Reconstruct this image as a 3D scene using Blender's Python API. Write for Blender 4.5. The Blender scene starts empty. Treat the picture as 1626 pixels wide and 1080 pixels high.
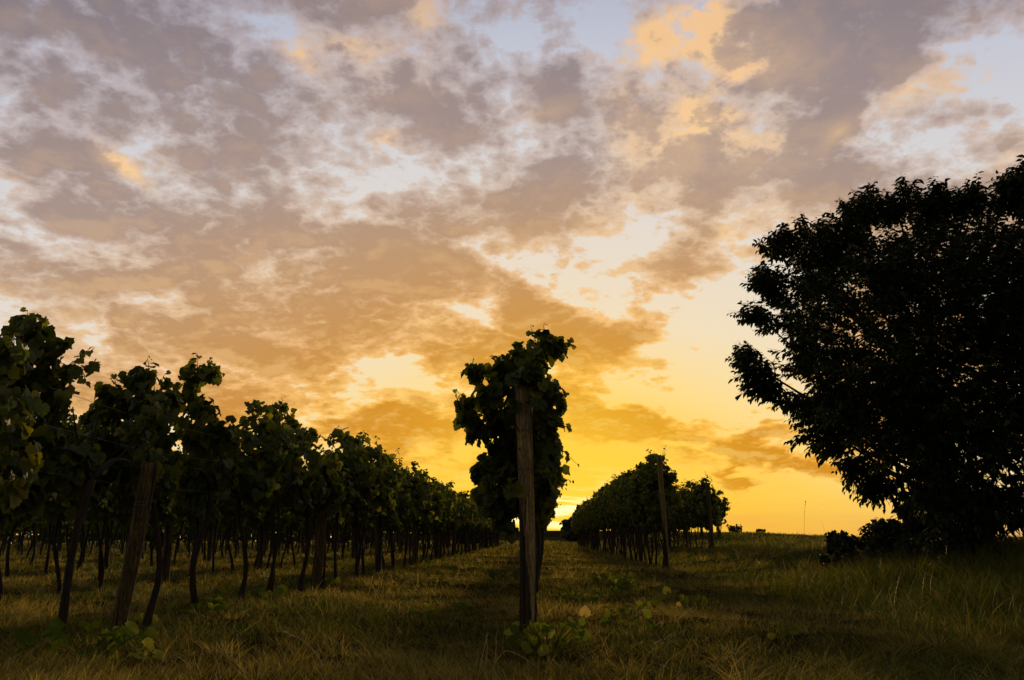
import bpy, math, random
import numpy as np
from mathutils import Vector, Matrix, noise

# ------------------------------------------------------------------ camera
F_PX, CX, CY = 1240.0, 813.0, 540.0          # focal length and centre in photo pixels
PITCH = math.atan(312.0 / F_PX)              # camera tipped up
YAW = math.radians(2.2)                      # turned a little left of the rows
CAM_Z = 0.75
scene = bpy.context.scene
cd = bpy.data.cameras.new("camera")
cd.sensor_width = 36.0
cd.lens = F_PX / 1626.0 * 36.0
cd.clip_start = 0.05
cd.clip_end = 5000.0
cam = bpy.data.objects.new("camera", cd)
scene.collection.objects.link(cam)
cam.location = (0, 0, CAM_Z)
cam.rotation_euler = (math.pi / 2 + PITCH, 0, YAW)
scene.camera = cam
CAM_M = cam.rotation_euler.to_matrix()

def ray(px, py):
    return (CAM_M @ Vector((px - CX, CY - py, -F_PX))).normalized()
def azel(px, py):
    d = ray(px, py)
    return math.atan2(d.x, d.y), math.asin(d.z)
def at_y(px, py, Y):
    """point of the real place seen at this photo pixel, at Y metres along the rows"""
    d = ray(px, py)
    return Vector((0, 0, CAM_Z)) + d * (Y / d.y)

# ------------------------------------------------------------------ world
SUN_DIR = ray(893, 833)
SUN_AZ, SUN_EL = azel(893, 833)

def lin(c):
    r = []
    for v in c:
        v = v / 255.0
        r.append(v / 12.92 if v <= 0.04045 else ((v + 0.055) / 1.055) ** 2.4)
    return (r[0], r[1], r[2], 1.0)

world = bpy.data.worlds.new("World")
scene.world = world
world.use_nodes = True
wt = world.node_tree
wt.nodes.clear()

class NT:
    """tiny helper that wires nodes by value or by socket"""
    def __init__(self, nt): self.nt = nt
    def _in(self, sock, v):
        if v is None: return
        if isinstance(v, bpy.types.NodeSocket): self.nt.links.new(v, sock)
        else: sock.default_value = v
    def new(self, t, **kw):
        n = self.nt.nodes.new(t)
        for k, v in kw.items(): setattr(n, k, v)
        return n
    def math(self, op, a, b=None, c=None, clamp=False):
        n = self.new('ShaderNodeMath', operation=op, use_clamp=clamp)
        self._in(n.inputs[0], a); self._in(n.inputs[1], b); self._in(n.inputs[2], c)
        return n.outputs[0]
    def vmath(self, op, a, b=None, c=None, scale=None):
        n = self.new('ShaderNodeVectorMath', operation=op)
        self._in(n.inputs[0], a); self._in(n.inputs[1], b)
        if c is not None: self._in(n.inputs[2], c)
        if scale is not None: self._in(n.inputs['Scale'], scale)
        return n.outputs['Value'] if op in ('LENGTH', 'DOT_PRODUCT', 'DISTANCE') else n.outputs['Vector']
    def comb(self, x, y, z=0.0):
        n = self.new('ShaderNodeCombineXYZ')
        self._in(n.inputs[0], x); self._in(n.inputs[1], y); self._in(n.inputs[2], z)
        return n.outputs[0]
    def sep(self, v):
        n = self.new('ShaderNodeSeparateXYZ'); self._in(n.inputs[0], v); return n.outputs
    def noise(self, v, scale, detail=4, rough=0.5, lac=2.0, dist=0.0, out='Fac'):
        n = self.new('ShaderNodeTexNoise', noise_dimensions='3D')
        self._in(n.inputs['Vector'], v); self._in(n.inputs['Scale'], scale)
        n.inputs['Detail'].default_value = detail; n.inputs['Roughness'].default_value = rough
        n.inputs['Lacunarity'].default_value = lac; n.inputs['Distortion'].default_value = dist
        return n.outputs[out]
    def mapr(self, v, a, b, c=0.0, d=1.0, smooth=True):
        n = self.new('ShaderNodeMapRange', interpolation_type='SMOOTHSTEP' if smooth else 'LINEAR')
        self._in(n.inputs[0], v)
        for i, q in enumerate((a, b, c, d)): self._in(n.inputs[i + 1], q)
        return n.outputs[0]
    def ramp(self, v, stops, interp='LINEAR'):
        n = self.new('ShaderNodeValToRGB')
        cr = n.color_ramp; cr.interpolation = interp
        while len(cr.elements) < len(stops): cr.elements.new(1.0)
        for e, (p, c) in zip(cr.elements, stops):
            e.position = p; e.color = c if len(c) == 4 else lin(c)
        self._in(n.inputs[0], v)
        return n.outputs[0]
    def mix(self, f, a, b, blend='MIX'):
        n = self.new('ShaderNodeMix', data_type='RGBA', blend_type=blend)
        self._in(n.inputs[0], f); self._in(n.inputs[6], a); self._in(n.inputs[7], b)
        return n.outputs[2]

W = NT(wt)
tc = W.new('ShaderNodeTexCoord')
D = tc.outputs['Generated']
dx, dy, dz = W.sep(D)
az = W.math('ARCTAN2', dx, dy)
el = W.math('ARCSINE', dz)
ang = W.comb(az, el, 0.0)
sun_v = W.comb(SUN_DIR.x, SUN_DIR.y, SUN_DIR.z)
s = W.math('ARCCOSINE', W.math('MINIMUM', W.vmath('DOT_PRODUCT', D, sun_v), 1.0))
# cloud layer seen in perspective: the sheet lies flat overhead
zz = W.math('ADD', W.math('MAXIMUM', dz, 0.0), 0.30)
pln = W.vmath('SCALE', W.comb(dx, dy, 0.0), scale=W.math('DIVIDE', 1.0, zz))

# irregular edges: warp the places of the cloud masses
warp = W.noise(pln, 3.0, 4, 0.55, out='Color')
wv = W.vmath('SCALE', W.vmath('SUBTRACT', warp, (0.5, 0.5, 0.5)), scale=0.16)
angw = W.vmath('ADD', ang, wv)

def blobs(lst, coord):
    acc = None
    for (px, py, rx, ry, rot, w) in lst:
        a, e = azel(px, py)
        m = W.new('ShaderNodeMapping', vector_type='TEXTURE')
        W._in(m.inputs['Vector'], coord)
        m.inputs['Location'].default_value = (a, e, 0)
        m.inputs['Rotation'].default_value = (0, 0, math.radians(rot))
        m.inputs['Scale'].default_value = (rx * 1.5 / F_PX, ry * 1.5 / F_PX, 1.0)
        g = W.new('ShaderNodeTexGradient', gradient_type='QUADRATIC_SPHERE')
        wt.links.new(m.outputs[0], g.inputs[0])
        acc = W.math('MULTIPLY_ADD', g.outputs['Fac'], w, 0.0 if acc is None else acc)
    return acc

# cloud masses (+) and openings (-): direction as photo pixel, size, tilt, weight
MASS = [
    (560, 350, 620, 75, 0, .38), (1000, 330, 200, 60, 0, .3), (1280, 250, 200, 60, 0, .25),
    (250, 210, 90, 55, 35, -.62), (430, 45, 130, 60, -25, -.3), (8, 285, 45, 50, 0, -.5),
    (800, 115, 70, 80, 0, -.6), (975, 20, 90, 50, 0, -.75), (780, 300, 55, 110, 0, -.45),
    (745, 395, 70, 35, 0, -.35), (625, 190, 60, 45, 0, -.3), (500, 200, 45, 60, -40, -.28),
    (460, 285, 90, 30, 20, -.3), (580, 345, 110, 30, -15, -.28), (1600, 30, 90, 70, 0, -.15), (640, 250, 60, 40, 30, -.2), (300, 330, 50, 60, 0, -.15), (1060, 200, 60, 60, 0, -.2), (380, 130, 40, 60, 0, -.2), (1420, 190, 90, 40, 40, -.2),
    (1180, 240, 120, 50, 30, -.15), (1010, 395, 90, 90, 0, -.25),
    (960, 440, 130, 80, -10, -.55), (1130, 490, 210, 120, 0, -.8), (1120, 620, 230, 90, 0, -.8),
    (745, 500, 80, 28, -12, -.6), (420, 600, 60, 30, 20, -.32), (640, 585, 100, 30, -12, -.5),
    (560, 520, 70, 22, -15, -.2), (700, 620, 70, 30, -10, -.4), (520, 640, 120, 40, 0, -.25), (1480, 230, 80, 60, 30, -.25),
    (1290, 330, 110, 50, 20, -.2), (90, 410, 140, 30, 15, -.15), (240, 480, 160, 25, -10, -.22),
    (700, 815, 2200, 92, 0, -1.1), (870, 745, 400, 60, 0, -.35),
    (140, 110, 300, 170, 0, .34), (140, 330, 300, 140, 10, .2), (480, 215, 100, 120, 0, .15), (700, 200, 90, 120, 20, .3),
    (900, 250, 150, 170, 0, .34), (350, 450, 350, 130, 0, .3), (640, 440, 350, 120, 0, .38),
    (860, 500, 130, 60, 0, .45), (1000, 562, 130, 75, -8, 1.1), (500, 560, 350, 70, 0, .2),
    (1100, 120, 200, 200, 0, .3), (1350, 90, 180, 140, 0, .35), (650, 60, 160, 80, 0, .3), (1400, 330, 300, 90, 0, .25), (1550, 240, 150, 120, 0, .25),
    (640, 680, 260, 50, 8, .6), (300, 640, 300, 60, 0, .3), (1005, 690, 120, 28, 6, 1.5), (1135, 740, 110, 24, 8, 1.0),
    (1180, 700, 60, 16, 8, .8), (1290, 734, 120, 22, 0, .8), (910, 610, 60, 26, 0, .3),
]
# parts of the clouds the low sun reaches
LITS = [
    (1080, 110, 110, 130, 20, .6), (1180, 210, 120, 90, 0, .6), (1250, 60, 90, 60, 0, .5), (1110, 330, 160, 50, 0, .6), (1000, 150, 70, 50, 0, .5), (1450, 330, 150, 50, 0, .4), (980, 470, 80, 40, 0, .5),
    (1045, 45, 70, 60, 20, .9), (1110, 15, 90, 60, 0, 1.0), (1150, 90, 90, 60, 30, .6), (490, 85, 60, 40, -30, .9),
    (590, 60, 110, 70, 0, 1.2), (680, 60, 60, 60, 0, .5), (215, 240, 70, 22, -40, 1.0), (600, 200, 30, 25, 0, .6),
    (870, 185, 60, 30, 0, .6), (1350, 190, 50, 25, 30, .8), (1480, 120, 80, 50, 20, .5),
    (1110, 200, 150, 140, 30, .8), (1230, 130, 80, 60, 0, .5), (1000, 240, 60, 80, 0, .4), (970, 400, 70, 60, 0, .5), (1150, 370, 120, 50, 0, .45),
    (1590, 120, 70, 40, 0, .6), (1570, 240, 70, 30, 0, .5), (1060, 580, 60, 50, 0, .5),
    (700, 520, 60, 50, 0, .5), (600, 640, 160, 40, 0, .4), (960, 60, 40, 40, 0, .5), (20, 290, 50, 40, 0, .5),
]
mass = blobs(MASS, angw)
lits = blobs(LITS, angw)

def billow(n, k=1.0):
    return W.math('MULTIPLY', W.math('ABSOLUTE', W.math('SUBTRACT', n, 0.5)), 2.0 * k)
def field(p):
    a = W.noise(p, 3.6, 6, 0.54, 2.1, 0.15)                      # ragged masses
    b = billow(W.noise(p, 5.2, 6, 0.52, 2.2))                   # rounded puffs with bright clefts between
    c = billow(W.noise(p, 13.0, 4, 0.55, 2.2))
    return W.math('MULTIPLY_ADD', c, 0.34, W.math('MULTIPLY_ADD', b, 0.56, a))
sun_flat = Vector((SUN_DIR.x, SUN_DIR.y, 0)).normalized()
f0 = field(pln)
f1 = field(W.vmath('ADD', pln, tuple(sun_flat * 0.05)))
dens = W.math('ADD', W.math('MULTIPLY', W.math('SUBTRACT', f0, 0.65), 3.3), W.math('MULTIPLY_ADD', mass, 1.15, 0.26))
alpha = W.mapr(dens, -.32, .0)
core = W.mapr(dens, -.14, .50)
edge = W.mapr(W.math('SUBTRACT', f0, f1), -.02, 0.22)
litn = W.mapr(W.noise(W.vmath('ADD', pln, tuple(sun_flat * -0.06)), 5.0, 5, .55), .40, .62, .15, 1.0)
lit = W.math('MULTIPLY_ADD', W.math('MULTIPLY', W.math('MULTIPLY', lits, 1.7), W.mapr(core, 0.2, 1.0, 1.0, .35)), litn, W.math('MULTIPLY', edge, W.mapr(el, .10, .5, .40, .10)), clamp=True)
lit = W.math('MULTIPLY', lit, 0.88)
T = W.math('ADD', W.math('MULTIPLY', W.math('MAXIMUM', el, 0.0), 0.6 / 0.66), W.math('MULTIPLY', s, 0.4 / 0.9))
T = W.math('MULTIPLY', T, 0.5)        # ramps run 0..2 in T
def h(st): return [(p * .5, c) for p, c in st]
clear = W.ramp(T, h([(0, (255, 204, 46)), (.1, (255, 198, 54)), (.18, (255, 208, 92)), (.26, (253, 222, 150)),
                     (.36, (243, 224, 190)), (.5, (232, 220, 206)), (.65, (218, 214, 214)), (.8, (198, 200, 212)),
                     (1.0, (160, 168, 192)), (1.35, (138, 138, 144)), (2.0, (120, 116, 110))]))
dark = W.ramp(T, h([(0, (226, 140, 20)), (.14, (214, 142, 26)), (.28, (206, 138, 44)), (.38, (198, 144, 80)),
                    (.5, (186, 148, 112)), (.62, (166, 144, 134)), (.8, (146, 132, 134)), (1.0, (112, 108, 120)),
                    (1.35, (112, 106, 96)), (2.0, (104, 96, 82))]))
thin = W.ramp(T, h([(0, (252, 184, 54)), (.14, (250, 188, 66)), (.28, (246, 184, 88)), (.38, (236, 186, 126)),
                    (.5, (222, 190, 156)), (.62, (204, 188, 178)), (.8, (184, 174, 178)), (1.0, (146, 144, 158)),
                    (1.35, (128, 120, 112)), (2.0, (114, 106, 94))]))
litc = W.ramp(T, h([(0, (255, 232, 112)), (.2, (255, 220, 124)), (.4, (252, 208, 142)), (.6, (247, 204, 150)),
                    (.8, (244, 198, 142)), (1.0, (240, 190, 134)), (1.3, (150, 130, 110)), (2.0, (110, 100, 86))]))
sky = W.new('ShaderNodeTexSky', sky_type='NISHITA', sun_disc=False)
sky.sun_elevation = max(SUN_EL, math.radians(1.2)); sky.sun_rotation = SUN_AZ
sky.altitude = 200; sky.air_density = 1.2; sky.dust_density = 2.5
nish = W.vmath('SCALE', sky.outputs[0], scale=0.06)
clear = W.mix(0.07, clear, nish)
cloud = W.mix(core, thin, dark)
cloud = W.mix(lit, cloud, litc)
col = W.mix(alpha, clear, cloud)
# bright band and streaks round the low sun
g1 = W.math('POWER', 2.718, W.math('MULTIPLY', W.math('POWER', s, 2.0), -1.0 / (2 * 0.11 ** 2)))
sx = W.math('SUBTRACT', az, SUN_AZ); sy = W.math('SUBTRACT', el, SUN_EL)
col = W.mix(W.math('MULTIPLY', g1, 0.85), col, (1.08, .66, .05, 1))
stv = W.comb(W.math('MULTIPLY', az, 7.0), W.math('MULTIPLY_ADD', el, 60.0, W.math('MULTIPLY', az, 6.0)), 3.3)
st = W.mapr(W.noise(stv, 1.6, 5, 0.55), 0.44, 0.62)
g2 = W.math('POWER', 2.718, W.math('MULTIPLY', W.math('POWER', W.vmath('LENGTH', W.comb(W.math('MULTIPLY', sx, 9.0), W.math('MULTIPLY', W.math('SUBTRACT', sy, 0.012), 30.0), 0.0)), 2.0), -1.0))
col = W.mix(W.math('MULTIPLY', W.math('MULTIPLY', g2, st), 1.0), col, (1.5, 1.25, .55, 1))
# dusty orange band low on the horizon, broken into faint layers
lay = W.noise(W.comb(W.math('MULTIPLY', az, 3.0), W.math('MULTIPLY', el, 38.0), 1.0), 1.5, 4, 0.5)
hz = W.math('MULTIPLY', W.mapr(el, 0.055, -0.005), W.mapr(s, 0.03, 0.3))
col = W.mix(W.math('MULTIPLY', hz, W.mapr(lay, .35, .7, .35, .85)), col, lin((222, 142, 78)))
bg = W.new('ShaderNodeBackground'); wt.links.new(col, bg.inputs[0]); bg.inputs[1].default_value = 1.06
wo = W.new('ShaderNodeOutputWorld'); wt.links.new(bg.outputs[0], wo.inputs[0])
world.cycles.sampling_method = 'MANUAL'; world.cycles.sample_map_resolution = 512

# ------------------------------------------------------------------ sun and exposure
sd = bpy.data.lights.new("sun", 'SUN')
sd.energy = 2.6; sd.angle = math.radians(1.5); sd.color = (1.0, 0.70, 0.34)
sun = bpy.data.objects.new("sun", sd); scene.collection.objects.link(sun)
sl = Vector((SUN_DIR.x, SUN_DIR.y, math.tan(math.radians(4.0)))).normalized()
sun.rotation_euler = sl.to_track_quat('Z', 'Y').to_euler()
vs = scene.view_settings
vs.view_transform = 'Standard'; vs.look = 'None'; vs.exposure = 0.0; vs.gamma = 1.0; vs.use_curve_mapping = False

# ================================================================== helpers
rng = np.random.default_rng(7)
COL = scene.collection

def tag(o, label=None, cat=None, group=None, kind=None):
    if label: o["label"] = label
    if cat: o["category"] = cat
    if group: o["group"] = group
    if kind: o["kind"] = kind
    return o

def sstep(a, b, v):
    t = np.clip((v - a) / (b - a), 0, 1)
    return t * t * (3 - 2 * t)

def ground_z(x, y):
    x = np.asarray(x, float); y = np.asarray(y, float)
    z = 0.52 * sstep(0, 4.5, x - 2.8 - 0.05 * (y - 10)) * sstep(3.5, 10.5, y)
    z = z + 0.52 * sstep(33, 65, y) * sstep(5, 12, x) - 0.42 * sstep(14, 25, x) * sstep(30, 60, y)
    z = z + 0.022 * np.sin(x * 1.3 + 0.7 * np.sin(y * .6)) + 0.018 * np.sin(y * 1.1 + x * .5) + 0.012 * np.sin(3.1 * x + 2.3 * y)
    z = z * (1 - sstep(90, 160, y))
    # beyond the crest on the right the land falls away into a valley
    return z - 12.0 * sstep(85, 420, y) * sstep(.16, .30, x / np.maximum(y, 1.0))

def gz(x, y): return float(ground_z(x, y))

def np_mesh(name, V, F, mat, tone=None, parent=None, smooth=False):
    """V (n,3); F list of int arrays (m,k) with k = 3 or 4"""
    me = bpy.data.meshes.new(name)
    V = np.asarray(V, np.float32)
    me.vertices.add(len(V)); me.vertices.foreach_set("co", V.ravel())
    loops = np.concatenate([f.ravel() for f in F]).astype(np.int32)
    tot = np.concatenate([np.full(len(f), f.shape[1], np.int32) for f in F])
    start = np.concatenate([[0], np.cumsum(tot)[:-1]]).astype(np.int32)
    me.loops.add(len(loops)); me.loops.foreach_set("vertex_index", loops)
    me.polygons.add(len(tot)); me.polygons.foreach_set("loop_start", start); me.polygons.foreach_set("loop_total", tot)
    if smooth: me.polygons.foreach_set("use_smooth", np.ones(len(tot), bool))
    if tone is not None:
        a = me.attributes.new("tone", 'FLOAT', 'POINT'); a.data.foreach_set("value", np.asarray(tone, np.float32))
    me.update(calc_edges=True)
    me.materials.append(mat)
    return link(name, me, parent)

def link(name, me, parent=None):
    o = bpy.data.objects.new(name, me); COL.objects.link(o)
    if parent: o.parent = parent
    return o

def empty(name, loc, rz=0.0):
    o = bpy.data.objects.new(name, None); COL.objects.link(o)
    o.location = loc; o.rotation_euler = (0, 0, rz); o.empty_display_size = .2
    return o

class Acc:
    """collects triangles and quads of several shapes into one mesh"""
    def __init__(self): self.V = []; self.T = []; self.Q = []; self.tone = []; self.n = 0
    def add(self, V, T=None, Q=None, tone=0.5):
        V = np.asarray(V, float)
        if T is not None and len(T): self.T.append(np.asarray(T, int) + self.n)
        if Q is not None and len(Q): self.Q.append(np.asarray(Q, int) + self.n)
        self.V.append(V); self.tone.append(np.broadcast_to(tone, (len(V),)).astype(float)); self.n += len(V)
    def tube(self, pts, rad, sides=6, cap=True, tone=0.5, wob=0.0):
        pts = np.asarray(pts, float); rad = np.broadcast_to(rad, (len(pts),))
        tg = np.gradient(pts, axis=0); tg /= np.linalg.norm(tg, axis=1)[:, None] + 1e-9
        up = np.array([0, 0, 1.0]) if abs(tg[0][2]) < .8 else np.array([1.0, 0, 0])
        rings = []
        for p, t, r in zip(pts, tg, rad):
            a = np.cross(up, t); a /= np.linalg.norm(a) + 1e-9; b = np.cross(t, a)
            th = np.arange(sides) * 2 * np.pi / sides
            rr = r * (1 + wob * rng.uniform(-1, 1, sides))
            rings.append(p + rr[:, None] * (np.cos(th)[:, None] * a + np.sin(th)[:, None] * b))
        V = np.concatenate(rings); n = len(pts); Q = []
        i = np.arange(sides); j = (i + 1) % sides
        for k in range(n - 1):
            Q.append(np.stack([k * sides + i, k * sides + j, (k + 1) * sides + j, (k + 1) * sides + i], 1))
        T = []
        if cap:
            V = np.vstack([V, pts[0], pts[-1]]); c0 = n * sides; c1 = c0 + 1
            T = np.concatenate([np.stack([j, i, np.full(sides, c0)], 1), np.stack([(n - 1) * sides + i, (n - 1) * sides + j, np.full(sides, c1)], 1)])
        self.add(V, T, np.concatenate(Q), tone)
    def scatter(self, tv, tt, pos, R, sc, tone):
        """template verts tv, tris tt, placed at pos (n,3) with rotations R (n,3,3) and scales"""
        n, m = len(pos), len(tv)
        V = np.einsum('nij,mj->nmi', R, tv) * np.reshape(sc, (-1, 1, 1)) + pos[:, None, :]
        T = (tt[None] + (np.arange(n) * m)[:, None, None]).reshape(-1, 3)
        self.T.append(T + self.n); self.V.append(V.reshape(-1, 3)); self.tone.append(np.repeat(tone, m)); self.n += n * m
    def build(self, name, mat, parent=None, smooth=False):
        F = []
        if self.T: F.append(np.concatenate(self.T))
        if self.Q: F.append(np.concatenate(self.Q))
        return np_mesh(name, np.concatenate(self.V), F, mat, np.concatenate(self.tone), parent, smooth)

def frames(fwd, nrm):
    """rotation whose local y runs along fwd and local z along nrm (made orthogonal)"""
    y = fwd / (np.linalg.norm(fwd, axis=1)[:, None] + 1e-9)
    x = np.cross(y, nrm); x /= np.linalg.norm(x, axis=1)[:, None] + 1e-9
    z = np.cross(x, y)
    return np.stack([x, y, z], axis=2)

def rand_unit(n):
    v = rng.normal(size=(n, 3)); return v / np.linalg.norm(v, axis=1)[:, None]

# ---- leaf templates, one unit wide, stalk at the origin, blade along +y
def vine_leaf(half=None):
    ang = [-90, -118, -150, -165, 170, 150, 128, 108, 90]      # right half, mirrored below
    right = [(-90, .12), (-66, .42), (-42, .45), (-20, .47), (-4, .56), (8, .50), (20, .53), (32, .57), (44, .47), (56, .56), (66, .53), (78, .60), (90, .66)]
    pts = [(r * math.cos(math.radians(a)), r * math.sin(math.radians(a))) for a, r in right]
    pts += [(-x, y) for x, y in reversed(pts[1:-1])]
    P = np.array(pts); P[:, 1] += .22
    z = .30 * np.abs(P[:, 0]) ** 1.3 - .28 * (P[:, 1]) ** 2 + .05 * np.sin(P[:, 0] * 14)
    V = np.vstack([[0, .18, 0.02], np.column_stack([P, z])])
    n = len(pts)
    T = np.array([[0, 1 + i, 1 + (i + 1) % n] for i in range(n)])
    return V, T
VL = vine_leaf()
VL_MID = (np.array([[0, .2, 0], [0, -.1, -.0], [.45, 0, .1], [.5, .45, .14], [.22, .6, 0.0], [0, .9, -.2], [-.22, .6, 0.0], [-.5, .45, .14], [-.45, 0, .1]]),
          np.array([[0, 1, 2], [0, 2, 3], [0, 3, 4], [0, 4, 5], [0, 5, 6], [0, 6, 7], [0, 7, 8], [0, 8, 1]]))
VL_FAR = (np.array([[0, -.1, 0], [.48, .25, .1], [0, .85, -.15], [-.48, .25, .1]]), np.array([[0, 1, 2], [0, 2, 3]]))

# ================================================================== materials
def new_mat(name):
    m = bpy.data.materials.new(name); m.use_nodes = True; m.node_tree.nodes.clear(); return m, NT(m.node_tree)

def leaf_mat(name, stops, trans, tcol, rough=0.55, spec=0.3):
    """leaf surface: reflected colour by the leaf's own tone, plus light that comes through the blade"""
    m, N = new_mat(name)
    at = N.new('ShaderNodeAttribute', attribute_name='tone')
    c = N.ramp(at.outputs['Fac'], stops)
    geo = N.new('ShaderNodeNewGeometry')
    nz = N.noise(geo.outputs['Position'], 22.0, 3, .6)
    c = N.mix(N.mapr(nz, .3, .7, .0, .5), c, N.vmath('MULTIPLY', c, (.55, .6, .5)))
    p = N.new('ShaderNodeBsdfPrincipled'); N._in(p.inputs['Base Color'], c)
    p.inputs['Roughness'].default_value = rough; p.inputs['Specular IOR Level'].default_value = spec
    t = N.new('ShaderNodeBsdfTranslucent'); N._in(t.inputs['Color'], N.vmath('MULTIPLY', c, tcol))
    mx = N.new('ShaderNodeMixShader'); mx.inputs[0].default_value = trans
    N.nt.links.new(p.outputs[0], mx.inputs[1]); N.nt.links.new(t.outputs[0], mx.inputs[2])
    o = N.new('ShaderNodeOutputMaterial'); N.nt.links.new(mx.outputs[0], o.inputs[0])
    return m

def L(r, g, b): return (r, g, b, 1.0)
M_VINE = leaf_mat('vine_leaf', [(0, L(.024, .040, .005)), (.45, L(.055, .078, .009)), (.8, L(.14, .14, .016)), (1, L(.26, .22, .04))], .45, (1.9, 1.75, .5))
M_TREE = leaf_mat('tree_leaf', [(0, L(.010, .018, .008)), (.6, L(.022, .034, .012)), (1, L(.05, .05, .014))], .22, (1.4, 1.3, .6), .6, .15)
M_BUSH = leaf_mat('bush_leaf', [(0, L(.014, .022, .007)), (1, L(.05, .055, .014))], .3, (1.5, 1.3, .6))
M_PLANT = leaf_mat('ground_plant_leaf', [(0, L(.035, .062, .010)), (.5, L(.10, .13, .018)), (1, L(.26, .25, .05))], .33, (1.5, 1.5, .6), .8, .0)
M_YELLOW = leaf_mat('yellow_leaf', [(0, L(.42, .30, .07)), (1, L(.55, .42, .12))], .3, (1.2, 1.1, .7))
M_GRASS = leaf_mat('grass_blade', [(0, L(.038, .075, .009)), (.35, L(.105, .125, .014)), (.6, L(.18, .135, .023)), (.85, L(.32, .245, .05)), (1, L(.58, .46, .14))], .42, (1.35, 1.25, .6), .6, .2)

def simple_mat(name, build, rough=.85, bump=None, spec=.2):
    m, N = new_mat(name)
    geo = N.new('ShaderNodeTexCoord')
    c, h = build(N, geo.outputs['Object'])
    p = N.new('ShaderNodeBsdfPrincipled'); N._in(p.inputs['Base Color'], c); p.inputs['Roughness'].default_value = rough
    p.inputs['Specular IOR Level'].default_value = spec
    if h is not None and bump:
        b = N.new('ShaderNodeBump'); b.inputs['Strength'].default_value = bump[0]; b.inputs['Distance'].default_value = bump[1]
        N._in(b.inputs['Height'], h); N.nt.links.new(b.outputs[0], p.inputs['Normal'])
    o = N.new('ShaderNodeOutputMaterial'); N.nt.links.new(p.outputs[0], o.inputs[0])
    return m

def _bark(N, P):
    g = N.noise(N.vmath('MULTIPLY', P, (38, 38, 5)), 1.0, 5, .65)
    return N.ramp(g, [(.3, L(.012, .009, .006)), (.7, L(.045, .032, .02))]), g
M_BARK = simple_mat('vine_bark', _bark, .9, (.8, .01))
def _tbark(N, P):
    g = N.noise(N.vmath('MULTIPLY', P, (14, 14, 3)), 1.0, 5, .6)
    return N.ramp(g, [(.3, L(.012, .010, .008)), (.7, L(.05, .04, .03))]), g
M_TBARK = simple_mat('tree_bark', _tbark, .9, (.8, .02))
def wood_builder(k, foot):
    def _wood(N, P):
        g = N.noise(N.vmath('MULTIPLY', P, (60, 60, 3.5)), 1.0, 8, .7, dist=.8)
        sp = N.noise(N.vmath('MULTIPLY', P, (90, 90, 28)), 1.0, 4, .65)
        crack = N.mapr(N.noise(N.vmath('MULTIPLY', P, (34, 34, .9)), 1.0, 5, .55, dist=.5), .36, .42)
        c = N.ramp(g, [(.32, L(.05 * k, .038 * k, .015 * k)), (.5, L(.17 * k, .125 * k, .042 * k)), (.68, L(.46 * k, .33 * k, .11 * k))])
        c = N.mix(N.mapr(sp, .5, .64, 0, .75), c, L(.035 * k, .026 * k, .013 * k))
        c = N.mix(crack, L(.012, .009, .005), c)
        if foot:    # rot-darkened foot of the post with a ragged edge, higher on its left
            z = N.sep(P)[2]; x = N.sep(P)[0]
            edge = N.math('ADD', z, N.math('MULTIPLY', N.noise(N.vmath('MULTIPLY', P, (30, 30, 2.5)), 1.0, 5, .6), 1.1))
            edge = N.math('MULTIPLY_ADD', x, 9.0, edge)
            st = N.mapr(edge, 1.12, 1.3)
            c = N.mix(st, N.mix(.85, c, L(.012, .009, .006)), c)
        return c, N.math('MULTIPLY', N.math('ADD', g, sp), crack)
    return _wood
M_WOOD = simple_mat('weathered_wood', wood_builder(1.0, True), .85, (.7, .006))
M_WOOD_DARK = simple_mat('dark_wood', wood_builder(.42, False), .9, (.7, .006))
def _ground(N, P):
    a = N.noise(P, .8, 6, .6); b = N.noise(P, 9.0, 6, .7); d = N.noise(P, 60.0, 4, .7)
    c = N.ramp(a, [(.3, L(.020, .016, .008)), (.5, L(.042, .034, .014)), (.7, L(.060, .050, .018))])
    c = N.mix(N.mapr(b, .35, .65, 0, .7), c, L(.020, .018, .008))
    c = N.mix(N.mapr(d, .5, .7, 0, .6), c, L(.11, .08, .035))
    return c, N.math('ADD', b, d)
M_GROUND = simple_mat('dry_ground', _ground, .95, (1.0, .04), 0.0)
def _hill(N, P):
    a = N.noise(P, .02, 4, .6)
    return N.ramp(a, [(.3, L(.016, .018, .010)), (.7, L(.04, .034, .018))]), None
M_HILL = simple_mat('far_hill', _hill, .95, None, 0.0)
def _wire(N, P):
    g = N.noise(P, 8.0, 3, .5)
    return N.ramp(g, [(.3, L(.09, .08, .07)), (.7, L(.2, .18, .15))]), None
M_WIRE = simple_mat('galvanised_wire', _wire, .5)
def _straw(N, P):
    g = N.noise(P, 30.0, 3, .5)
    return N.ramp(g, [(.3, L(.30, .20, .07)), (.7, L(.55, .40, .16))]), None
M_STRAW = simple_mat('dry_straw', _straw, .9, None, 0.0)

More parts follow.
